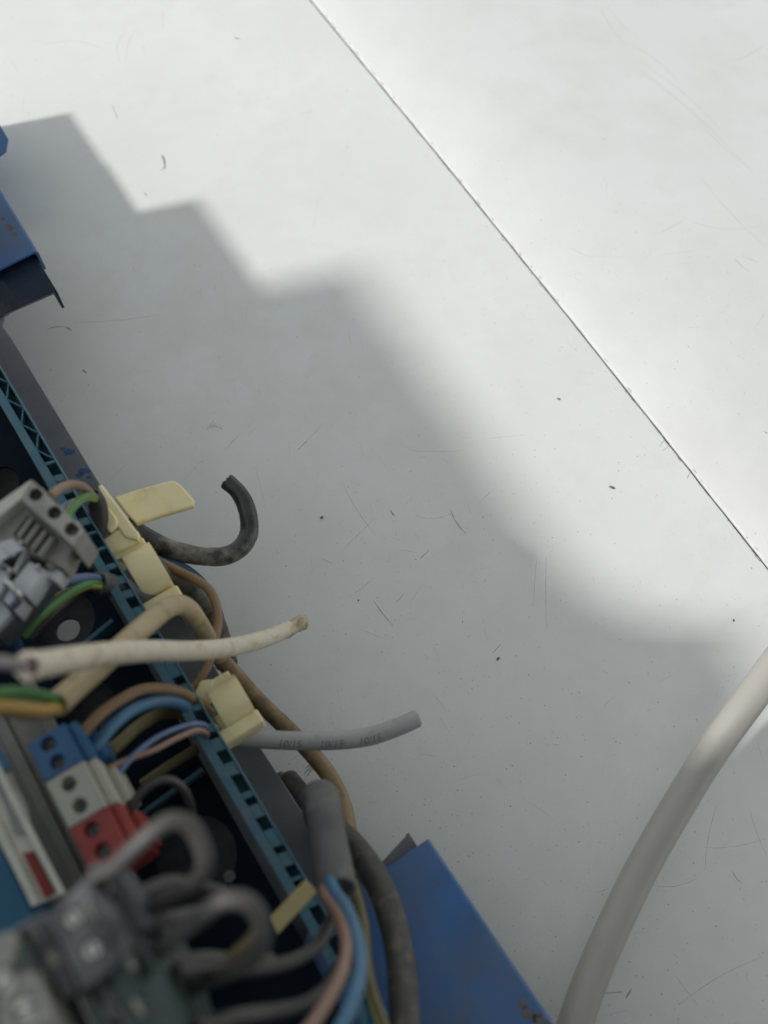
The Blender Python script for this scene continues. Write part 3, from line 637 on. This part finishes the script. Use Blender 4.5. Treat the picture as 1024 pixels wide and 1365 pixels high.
# dark arcs at the bottom
G2 = 'dark wires looping at the bottom'
cable("wire", "dark wire sweeping from the teal rail left under the foreground loop", [(440, 1228, 108), (430, 1252, 120), (408, 1272, 135), (375, 1286, 150), (335, 1292, 165), (290, 1294, 180), (235, 1296, 195)], 3.6, WBLACK, "wire", G2)
cable("wire", "lowest dark wire cut off by the bottom edge", [(450, 1290, 108), (432, 1318, 130), (405, 1338, 150), (370, 1348, 170), (320, 1356, 186), (260, 1372, 195)], 3.6, WBLACK, "wire", G2)
cable("wire", "dim thin wire loop behind the foreground loop beside the red terminal", [(170, 1082, 112), (186, 1060, 112), (205, 1044, 112), (226, 1040, 110), (244, 1052, 106), (254, 1074, 100), (256, 1096, 92)], 2.8, WBLACK, "wire", G2)
GL = 'blurred grey wire loops in the foreground'
cable("wire", "blurred dark grey foreground loop, upper of the two", [(120, 1180, 200), (150, 1158, 204), (180, 1130, 208), (205, 1108, 210), (228, 1094, 210), (250, 1098, 208), (265, 1118, 205), (273, 1145, 202), (268, 1168, 198), (248, 1184, 194), (215, 1202, 190), (180, 1225, 186), (150, 1250, 182)], 3.6, WLOOP, "wire", GL, seg=20)
cable("wire", "blurred dark grey foreground loop, lower of the two", [(210, 1268, 196), (245, 1240, 202), (275, 1216, 208), (300, 1200, 212), (325, 1200, 212), (343, 1217, 208), (350, 1245, 202), (345, 1268, 196), (328, 1284, 190), (295, 1300, 184), (250, 1320, 178)], 3.6, WLOOP, "wire", GL, seg=20)
cable("wire", "green and yellow striped wire rising to the lower foreground loop", [(345, 1240, 172), (325, 1262, 172), (300, 1282, 172), (262, 1308, 172), (235, 1335, 172), (215, 1370, 172)], 2.6, [WGRN, WOLIVE], "wire", stripes=(.1, .012, .5), seg=16)
cable("wire", "dull grey wire from the green terminal towards the teal rail, lower left", [(195, 1286, 186), (240, 1282, 182), (280, 1278, 176), (320, 1284, 166), (360, 1280, 150)], 3.2, WLOOP, "wire", seg=16)

cable("wire", "dark wire leaving the grey clamp block behind the upper foreground loop", [(150, 1215, 188), (190, 1190, 184), (225, 1176, 176), (262, 1180, 165), (300, 1190, 150)], 3.0, WBLACK, "wire", seg=16)
cable("wire", "short grey wire stub between the two foreground loops", [(168, 1240, 190), (205, 1228, 190), (240, 1222, 186), (270, 1214, 180)], 3.0, WLOOP, "wire", seg=16)
cable("wire", "green and yellow wire low behind the green terminals at the bottom edge", [(200, 1345, 150), (240, 1322, 150), (270, 1296, 146), (300, 1278, 140)], 2.8, [WYEL, WGRN], "wire", stripes=(.2, .004, .5), seg=16)
# ------------------------------------------------------------------ coloured screw terminals
TG = 'coloured screw terminals on the zinc rail'
def screw(name, x, y, z, r, m, parent):
    """round head with a milled slot"""
    V, Fc = [], []
    n = 24
    for (rr, zz) in ((r, -2), (r, -.25), (r * .85, 0)):
        for k in range(n): a = math.tau * k / n; V.append((x + rr * math.cos(a), y + rr * math.sin(a), z + zz))
    for j in range(2):
        for k in range(n): Fc.append((j*n+k, j*n+(k+1) % n, (j+1)*n+(k+1) % n, (j+1)*n+k))
    Fc.append(tuple(range(2*n, 3*n)))
    h = finish(mesh(V, Fc), name, m, parent, smooth=40)
    a = random.uniform(0, 3); d = Vector((math.cos(a), math.sin(a), 0)); nn = Vector((-d.y, d.x, 0))
    q = [Vector((x, y, 0)) + d * (sx * r * .9) + nn * (sy * r * .13) for sx, sy in ((-1, -1), (1, -1), (1, 1), (-1, 1))]
    prism("slot", q, z + .04, .3, HOLE, h, bevel=.02)
    return h
def term(label, y0, y1, m, x0=-153.5, x1=-142, zt=128, xo=0):
    t = thing("screw_terminal", label, "terminal", ((x0 + x1) / 2, (y0 + y1) / 2, 90), TG)
    L = y1 - y0; ys = (y0 + L * .27, y0 + L * .75); xc = (x0 + x1) / 2 - .6 
    hs_ = [(xc, yy, 2.1) for yy in ys]
    box("body", x0 + .05, x1 - .05, y0 + .05, y1 - .05, 92, zt - 3.02, m, t)
    box("face", x0, x1, y0, y1, zt - 3, zt, m, t, bevel=.35, holes=hs_)
    prism("side_step", [(x1 + .05, y0 + .1), (x1 + 2.6, y0 + .1), (x1 + 2.6, y1 - .1), (x1 + .05, y1 - .1)], zt - 3, 30, m, t, bevel=.4)
    prism("entry_ledge", [(x1 + 2.7, y0 + 1.2), (x1 + 5, y0 + 1.2), (x1 + 5, y1 - 2.4), (x1 + 2.7, y1 - 2.4)], zt - 13, 16, m, t, bevel=.4)
    for yy in ys: screw("screw", xc, yy, zt - 3.0, 1.95, SCREWD, t)
    return t
term("blue screw terminal at the head of the row, with two screw holes", -63, -51, TBLUE)
term("grey white screw terminal between the blue and the red one", -77.5, -63.2, TWHITE)
tr = term("red screw terminal below the grey white one", -91, -77.7, TRED)
prism("tail", [(-157, -88), (-153.6, -88), (-153.6, -95), (-157, -95)], 118, 5, TRED, tr, bevel=.4)
# zinc rail they sit on
ZR = thing("mounting_rail", "dull zinc rail running under the coloured terminals", "rail", (-160, -80, 86))
box("lip", -153.0, -149, -150, -20, 88, 91.5, DIN, ZR)
box("web", -176, -153.2, -160, -20, 84, 86, DIN, ZR)
box("lip", -180, -176.2, -160, -20, 88, 91.5, DIN, ZR)
box("bead", -166, -162.4, -160, -20, 86.1, 89, DIN, ZR)
# marker strip at the very left
MK = thing("marker_strip", "white marker strip with blue and red inserts at the left edge", "marker strip", (-166, -75, 120))
mq = lambda pix, z, m, n, t=1.2, b=.2: prism(n, PP(pix, z), z, t, m, MK, bevel=b)
mq([(-60, 930), (-8, 1016), (86, 1192), (42, 1208), (-60, 1010)], 126, MARKW, "carrier", 3)
mq([(-30, 965), (-20, 962), (13, 1022), (2, 1030), (-6, 1040)], 127.4, TBLUE, "insert")
mq([(-6, 1042), (14, 1030), (36, 1076), (44, 1110), (20, 1112)], 127.2, TGREY, "insert")
mq([(30, 1137), (44, 1135), (73, 1188), (60, 1198)], 127.3, mat("deep_red_insert", (.25, .012, .010), (.18, .01, .01), rough=.5), "insert")
mq([(-44, 958), (-34, 955), (86, 1190), (78, 1194)], 128.2, MARKW, "rim", 2.2)
mq([(-60, 1000), (-50, 996), (52, 1204), (42, 1209)], 128.2, MARKW, "rim", 2.2)
tag(prism("duct_cover", PP([(-90, 1010), (-20, 1085), (46, 1222), (10, 1260), (-90, 1290)], 112), 112, 40, TEALB, bevel=.6, at=W(0, 1180, 80)), "bright blue duct cover left of the marker strip at the left edge", "duct cover")
# ------------------------------------------------------------------ foreground terminals, far out of focus
def fterm(label, pix, z, m, screws=(), holes=(), depth=22, hr=2.2):
    c = sum((W(x, y, z) for x, y in pix), Vector()) / len(pix)
    t = thing("terminal_block", label, "terminal block", (c.x, c.y, z - depth), 'blurred terminal blocks in the bottom left corner')
    prism("body", PP(pix, z), z - 3, depth - 3, m, t, bevel=.6, corner=.8)
    hh = [tuple(W(x, y, z)[:2]) + (hr,) for x, y in list(holes) + list(screws)]
    prism("face", PP(pix, z), z + .02, 2.9, m, t, holes=hh, bevel=.5, corner=.8)
    for x, y in screws: p = W(x, y, z); screw("screw", p.x, p.y, z - .4, hr * .92, SCREW, t)
    return t
fterm("dark grey terminal block with two bright screws, blurred", [(62, 1222), (112, 1172), (150, 1210), (176, 1262), (150, 1292), (108, 1322)], 208, mat("speckled_grey", (.16, .165, .18), (.02, .022, .026), rough=.32, scale=130), screws=[(97, 1224), (122, 1266)], hr=1.9)
fterm("dark grey clamp block just behind the upper foreground loop", [(112, 1172), (142, 1146), (178, 1192), (196, 1236), (168, 1254), (146, 1212)], 200, TDK, holes=[(140, 1178)], screws=[(131, 1164)], hr=1.6)
fterm("mottled grey block at the left below the marker strip, blurred", [(14, 1240), (60, 1214), (104, 1318), (84, 1334), (50, 1300)], 205, mat("mottled_grey", (.17, .17, .18), (.06, .06, .07), rough=.4, scale=260))
fterm("grey green terminal block with a dark hole at the bottom edge", [(108, 1324), (150, 1294), (182, 1262), (214, 1290), (250, 1400), (150, 1420)], 202, TGRN, holes=[(133, 1312), (160, 1352), (188, 1290)])
fterm("light grey terminal block in the very corner, blurred", [(-40, 1262), (12, 1240), (50, 1302), (86, 1390), (40, 1430), (-60, 1430)], 210, TGREY, screws=[(6, 1308), (34, 1346)], hr=2.4)
fterm("greenish block behind the striped wire at the bottom edge", [(180, 1240), (212, 1226), (250, 1300), (280, 1400), (246, 1410)], 180, TGRN, holes=[(205, 1262)])

# ------------------------------------------------------------------ grey plug at the left edge
PL = thing("connector_plug", "grey plug with three round holes and slotted back at the left edge", "connector", W(40, 730, 119.0))
hp = [tuple(W(x, y, 143.0)[:2]) + (r,) for x, y, r in ((48, 659, 2.6), (73, 683, 2.65), (96, 705, 2.65))]
prism("hole_face", PP([(42, 638), (113, 707), (99, 729), (28, 667)], 143.0), 143.0, 3, PLUGM, PL, holes=hp, bevel=.5, corner=.5)
prism("head", PP([(42, 638), (113, 707), (99, 729), (28, 667)], 143.0), 139.9, 15, PLUGM, PL, bevel=.3)
for x, y in ((48, 660), (73, 684), (97, 707)): p = W(x, y, 140.2); screw("screw", p.x, p.y, 140.6, 1.5, SCREWD, PL)
prism("side_cheek", PP([(-30, 690), (0, 668), (41, 639), (30, 664), (0, 688), (-30, 712)], 138.0), 138.0, 12, MARKW, PL, bevel=.4)
prism("back_plate", PP([(-30, 712), (30, 668), (98, 728), (86, 758), (60, 744), (30, 735), (-30, 760)], 133.0), 133.0, 10, PLUGM, PL, bevel=.4)
for k in range(4):
    x, y = 40 + k * 9.2, 688 + k * 8.4
    prism("rib", PP([(x, y), (x + 4.6, y + 4.2), (x - 14, y + 29), (x - 18.6, y + 25)], 137.0), 137.0, 4, PLUGM, PL, bevel=.3)
prism("slot_bed", PP([(38, 686), (76, 720), (58, 746), (18, 712)], 133.6), 133.6, .5, HOLE, PL, bevel=.05)
for pix, z, th in (([(-30, 740), (0, 722), (16, 717), (35, 731), (18, 762), (0, 750), (-30, 768)], 135.0, 9), ([(39, 748), (62, 760), (37, 797), (16, 776)], 133.0, 9), ([(-30, 772), (0, 755), (14, 768), (0, 790), (-30, 806)], 132.0, 8),
                   ([(14, 780), (34, 800), (22, 818), (4, 800)], 130.0, 8), ([(-30, 812), (-2, 794), (16, 818), (-6, 838), (-30, 850)], 127.0, 7), ([(35, 733), (42, 738), (24, 768), (17, 763)], 130.0, 9), ([(66, 752), (84, 762), (76, 776), (60, 768)], 129.0, 8)):
    mb = prism("milky_panel", PP(pix, z), z, th, TCLEAR, PL, bevel=.35, corner=.3)
prism("inner_block", PP([(-40, 735), (20, 712), (80, 758), (36, 812), (0, 850), (-40, 850)], 123.5), 123.5, 10, TDK, PL, bevel=.4)
for x, y in ((24, 724), (47, 756), (8, 762)): p = W(x, y, 136.5); tube("pin", [(p.x, p.y, 132.0), (p.x + .8, p.y, 136.4)], 1.2, SCREW, PL, pix=False, seg=10)
prism("rib", PP([(2, 728), (6, 726), (20, 738), (16, 741)], 136.2), 136.2, 2, TCLEAR, PL, bevel=.3)
prism("rib", PP([(44, 754), (48, 752), (58, 758), (54, 762)], 134.2), 134.2, 2, TCLEAR, PL, bevel=.3)
prism("hook", PP([(62, 746), (72, 744), (76, 752), (68, 760), (60, 756)], 131.0), 131.0, 8, TGREY, PL, bevel=.6, corner=.8)
tube("spring_clip", [(8, 776, 137.0), (20, 786, 138.0), (26, 797, 136.0), (18, 808, 132.0)], 2.4, SCREW, PL, seg=12)
tube("green_wire", [(4, 808, 118), (10, 830, 112), (22, 856, 104), (30, 880, 96)], 3.2, WDKBLUE, PL)

# clamps, ribs and small metal bits on the foreground blocks
for o in [o for o in scene.objects if o.name.startswith('terminal_block')]:
    face = next(c for c in o.children if c.name.startswith('face')); vs = [v.co for v in face.data.vertices]
    zt = max(v.z for v in vs) / S + origin_of(o).z; org = origin_of(o)
    xs_ = [v.x / S + org.x for v in vs]; ys_ = [v.y / S + org.y for v in vs]
    cx_, cy_ = sum(xs_) / len(xs_), sum(ys_) / len(ys_); wx, wy = (max(xs_) - min(xs_)) * .30, (max(ys_) - min(ys_)) * .36
    used = [Vector(W(*q, zt)[:2]) for q in ((97, 1224), (122, 1266), (131, 1164), (6, 1308), (34, 1346))]
    for k in range(16):
        x, y = cx_ + random.uniform(-wx, wx), cy_ + random.uniform(-wy, wy); l, w = random.uniform(.8, 2.6), random.uniform(.4, .9)
        if min((Vector((x, y)) - u).length for u in used) < 3.3: continue
        prism("rib", [(x - w, y - l), (x + w, y - l), (x + w, y + l), (x - w, y + l)], zt + random.uniform(.3, 1.4), 1.2, random.choice((TDK, TGREY, SCREWD, SCREWD, TGRN, HOLE)), o, bevel=.2)
